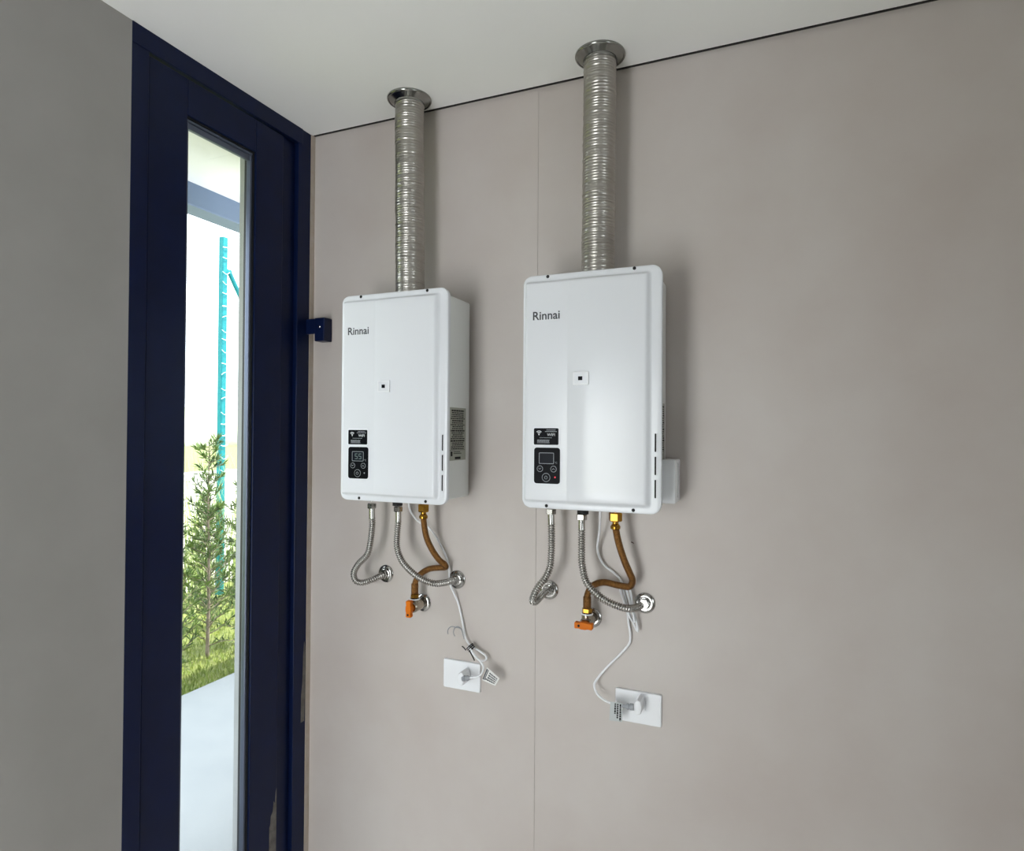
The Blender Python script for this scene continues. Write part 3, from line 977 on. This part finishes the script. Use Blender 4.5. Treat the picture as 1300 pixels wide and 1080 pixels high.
def gas_valve(end, zaxis, vertical, label):
    e = Vector(end)
    t = thing('gas_valve', (e.x, YW, zaxis), label, 'valve', 'gas valves with orange handles')
    c = Vector((e.x, YW, zaxis))
    obj('rosette', lathe([(.0265, 0), (.0268, .003), (.0235, .006), (.0190, .0070), (.0185, .0050), (.0140, .0050)], c, (0, -1, 0), 36), 'chrome', t, smooth=True, angle=35)
    bm = lathe([(.0120, .004), (.0120, .020), (.0165, .024), (.0165, .062), (.0130, .066)], c, (0, -1, 0), 24)
    obj('valve_body', bm, 'nickel', t, smooth=True, angle=35)
    obj('outlet', lathe([(.0125, 0), (.0125, .008), (.0145, .010), (.0145, e.z - .016 - zaxis)], (e.x, e.y, zaxis), (0, 0, 1), 24), 'nickel', t, smooth=True, angle=35)
    obj('sealing_ring', lathe([(.0150, 0), (.0160, .001), (.0160, .003), (.0150, .004)], (e.x, e.y, e.z - .0205), (0, 0, 1), 24), 'print_white', t)
    # butterfly handle
    bm = bmesh.new()
    prof = [(-.0245, .0060), (-.0225, .0085), (-.012, .0075), (-.006, .0095), (.006, .0095), (.012, .0075), (.0225, .0085), (.0245, .0060)]
    fr, bk = [], []
    outline = [(u, w) for u, w in prof] + [(u, -w) for u, w in reversed(prof)]
    if vertical:
        outline = [(w, u) for u, w in outline]
    add_plate(bm, outline, c.x, c.z, YW - .088, YW - .074, .0025)
    h = obj('handle', bm, 'orange', t)
    obj('handle_stem', lathe([(.0075, .066), (.0075, .075)], c, (0, -1, 0), 14), 'orange', h)
    obj('handle_screw', lathe([(.0032, .0875), (.0032, .0888)], c + Vector((0, 0, -.016) if vertical else (-.012, 0, 0)), (0, -1, 0), 12), 'slot', h)
    return t


gas_valve(GL[-1], 1.0285, True, 'nickel gas valve with upright orange handle under the heater nearest the door')
gas_valve(GR[-1], 1.0460, False, 'nickel gas valve with level orange handle under the heater with the side box')


# ------------------------------------------------------------------ outlets and power cords
def outlet(cx, cz, sx, sz, label):
    t = thing('wall_outlet', (cx, YW, cz - .042), label, 'outlet', 'white wall outlets')
    pl = obj('plate', plate(.122, .084, .004, cx, cz, YW - .008, YW, .0025), 'white_plastic', t)
    hexo = [(.0, .0150), (.0105, .0150), (.0185, .0), (.0105, -.0150), (-.0105, -.0150), (-.0185, .0), (-.0105, .0150)]
    obj('socket', add_plate(bmesh.new(), [(z, x) for x, z in hexo], sx, sz, YW - .0105, YW - .0075, .001), 'white_plastic', t)
    bm = bmesh.new()
    for k in (-.0095, 0, .0095):
        add_lathe(bm, [(.0024, 0), (.0024, .0004)], (sx, YW - .0104, sz + k), (0, -1, 0), 12)
    obj('pin_holes', bm, 'slot', t)
    return t


outlet(-.8612, .8290, -.8500, .8330, 'white wall outlet plate under the heater nearest the door')
outlet(-.3385, .8260, -.3330, .8330, 'white wall outlet plate to the right of the wall joint')


def plug(t, px, pz, cable_side):
    # flat hexagonal plug body standing off the socket, cable leaving sideways
    hexo = [(.0, .0205), (.0075, .0165), (.0105, .004), (.0105, -.006), (.0075, -.0165), (.0, -.0195), (-.0075, -.0165), (-.0120, -.004), (-.0120, .004), (-.0075, .0140)]
    p = obj('plug', add_plate(bmesh.new(), hexo, px, pz, YW - .052, YW - .0106, .004), 'white_plastic', t, smooth=True, angle=40)
    return p


# cord of the heater by the door
t = thing('power_cord', (-.8500, YW - .0106, .8330), 'white power cord with a tied loop above the outlet nearest the door', 'power cord', 'white power cords of the heaters')
obj('cable', tube(CL, .0029, .004, 10), 'white_plastic', t, smooth=True)
plug(t, -.8420, .8370, 1)
obj('strain_relief', lathe([(.0078, 0), (.0078, .008), (.0062, .009), (.0062, .012), (.0072, .013), (.0072, .018), (.0042, .024), (.0036, .034)],
                           (-.8370, 1.632, .8385), (.97, 0, .22), 16), 'grey_plastic', t, smooth=True, angle=40)
bm = bmesh.new()
q = [(-.7617, 1.637, .8802), (-.7187, 1.628, .8587), (-.7302, 1.624, .8376), (-.7733, 1.628, .8459)]
a = [bm.verts.new(p) for p in q]
b = [bm.verts.new((p[0], p[1] + .0008, p[2])) for p in q]
bm.faces.new(a); bm.faces.new(b[::-1])
for k in range(4):
    bm.faces.new((a[k], a[(k + 1) % 4], b[(k + 1) % 4], b[k]))
tg = obj('tag', bm, 'tagpaper', t)


def quad_lines(q, rows, lift):
    """dark printed bars on a quad (corners: tl, tr, br, bl)"""
    q = [Vector(p) for p in q]
    n = (q[1] - q[0]).cross(q[3] - q[0]).normalized()
    if n.y > 0:
        n = -n
    bm = bmesh.new()

    def at(u, v):
        return (q[0].lerp(q[1], u)).lerp(q[3].lerp(q[2], u), v) + n * lift
    for u0, u1, v0, v1 in rows:
        f = [bm.verts.new(at(u, v)) for u, v in ((u0, v0), (u1, v0), (u1, v1), (u0, v1))]
        g_ = [bm.verts.new(v.co - n * lift * .8) for v in f]
        bm.faces.new(f)
        for k in range(4):
            bm.faces.new((f[k], f[(k + 1) % 4], g_[(k + 1) % 4], g_[k]))
    return bm


R = random.Random(9)
rows = []
for k in range(4):
    v = .18 + k * .19
    u = .30 if k < 3 else .2
    while u < .88:
        w = min(R.uniform(.05, .14), .9 - u)
        rows.append((u, u + w, v, v + .11))
        u += w + .025
rows.append((.02, .10, .08, .92))
rows.append((.13, .18, .08, .92))
obj('tag_print', quad_lines(q, rows, .0006), 'ink', tg)
# black twist tie and its loose wire ends
tie = bmesh.new()
for k, (dx, dz, r) in enumerate(((0, 0, .0105), (.0035, -.0035, .0105), (.0070, -.0075, .010))):
    c = Vector((-.8275 + dx, 1.657, .9250 + dz))
    ax = Vector((.72, 0, -.69))
    e1 = Vector((.69, 0, .72))
    pts = [c + e1 * (r * math.cos(s)) + Vector((0, 1, 0)) * (.012 * math.sin(s)) for s in [2 * math.pi * j / 14 for j in range(15)]]
    add_tube(tie, pts, .0016, 6, False)
add_tube(tie, spline([(-.8330, 1.645, .9160), (-.8400, 1.643, .9240), (-.8450, 1.642, .9270)], .004)[0], .0016, 6)
add_tube(tie, spline([(-.8220, 1.644, .9180), (-.8080, 1.640, .9010), (-.8020, 1.638, .8930)], .004)[0], .0017, 6)
obj('cable_tie', tie, 'black_rubber', t)
wr_ = bmesh.new()
for p in (WIRE1, WIRE2):
    add_tube(wr_, spline(p, .003)[0], .0013, 6)
obj('loose_wire', wr_, 'grey_plastic', t, smooth=True)

# cord of the other heater
t = thing('power_cord', (-.3330, YW - .0106, .8330), 'white power cord bundled behind the gas hose, plugged in right of the joint', 'power cord', 'white power cords of the heaters')
obj('cable', tube(CR, .0031, .004, 10), 'white_plastic', t, smooth=True)
for p in (BR1, BR2):
    obj('bundled_loop', tube(p, .0029, .004, 10), 'white_plastic', t, smooth=True)
plug(t, -.3310, .8440, -1)
obj('strain_relief', lathe([(.0085, 0), (.0085, .010), (.0066, .011), (.0066, .013), (.0076, .014), (.0076, .018), (.0046, .022), (.0038, .032)],
                           (-.3400, 1.632, .8430), (-.995, 0, -.06), 16), 'grey_plastic', t, smooth=True, angle=40)
q = [(-.4030, 1.6335, .8460), (-.3700, 1.6300, .8480), (-.3715, 1.6330, .7985), (-.4066, 1.6370, .7950)]
bm = bmesh.new()
a = [bm.verts.new(p) for p in q]
b = [bm.verts.new((p[0], p[1] + .0008, p[2])) for p in q]
bm.faces.new(a); bm.faces.new(b[::-1])
for k in range(4):
    bm.faces.new((a[k], a[(k + 1) % 4], b[(k + 1) % 4], b[k]))
tg = obj('tag', bm, 'tagclear', t)
rows = []
for k, (u, vmax) in enumerate(((.36, .60), (.56, .82), (.78, .95))):
    v = .06
    while v < vmax:
        w = min(R.uniform(.06, .14), vmax - v + .01)
        rows.append((u, u + .12, v, v + w))
        v += w + .03
obj('tag_print', quad_lines(q, rows, .0006), 'slot', tg)
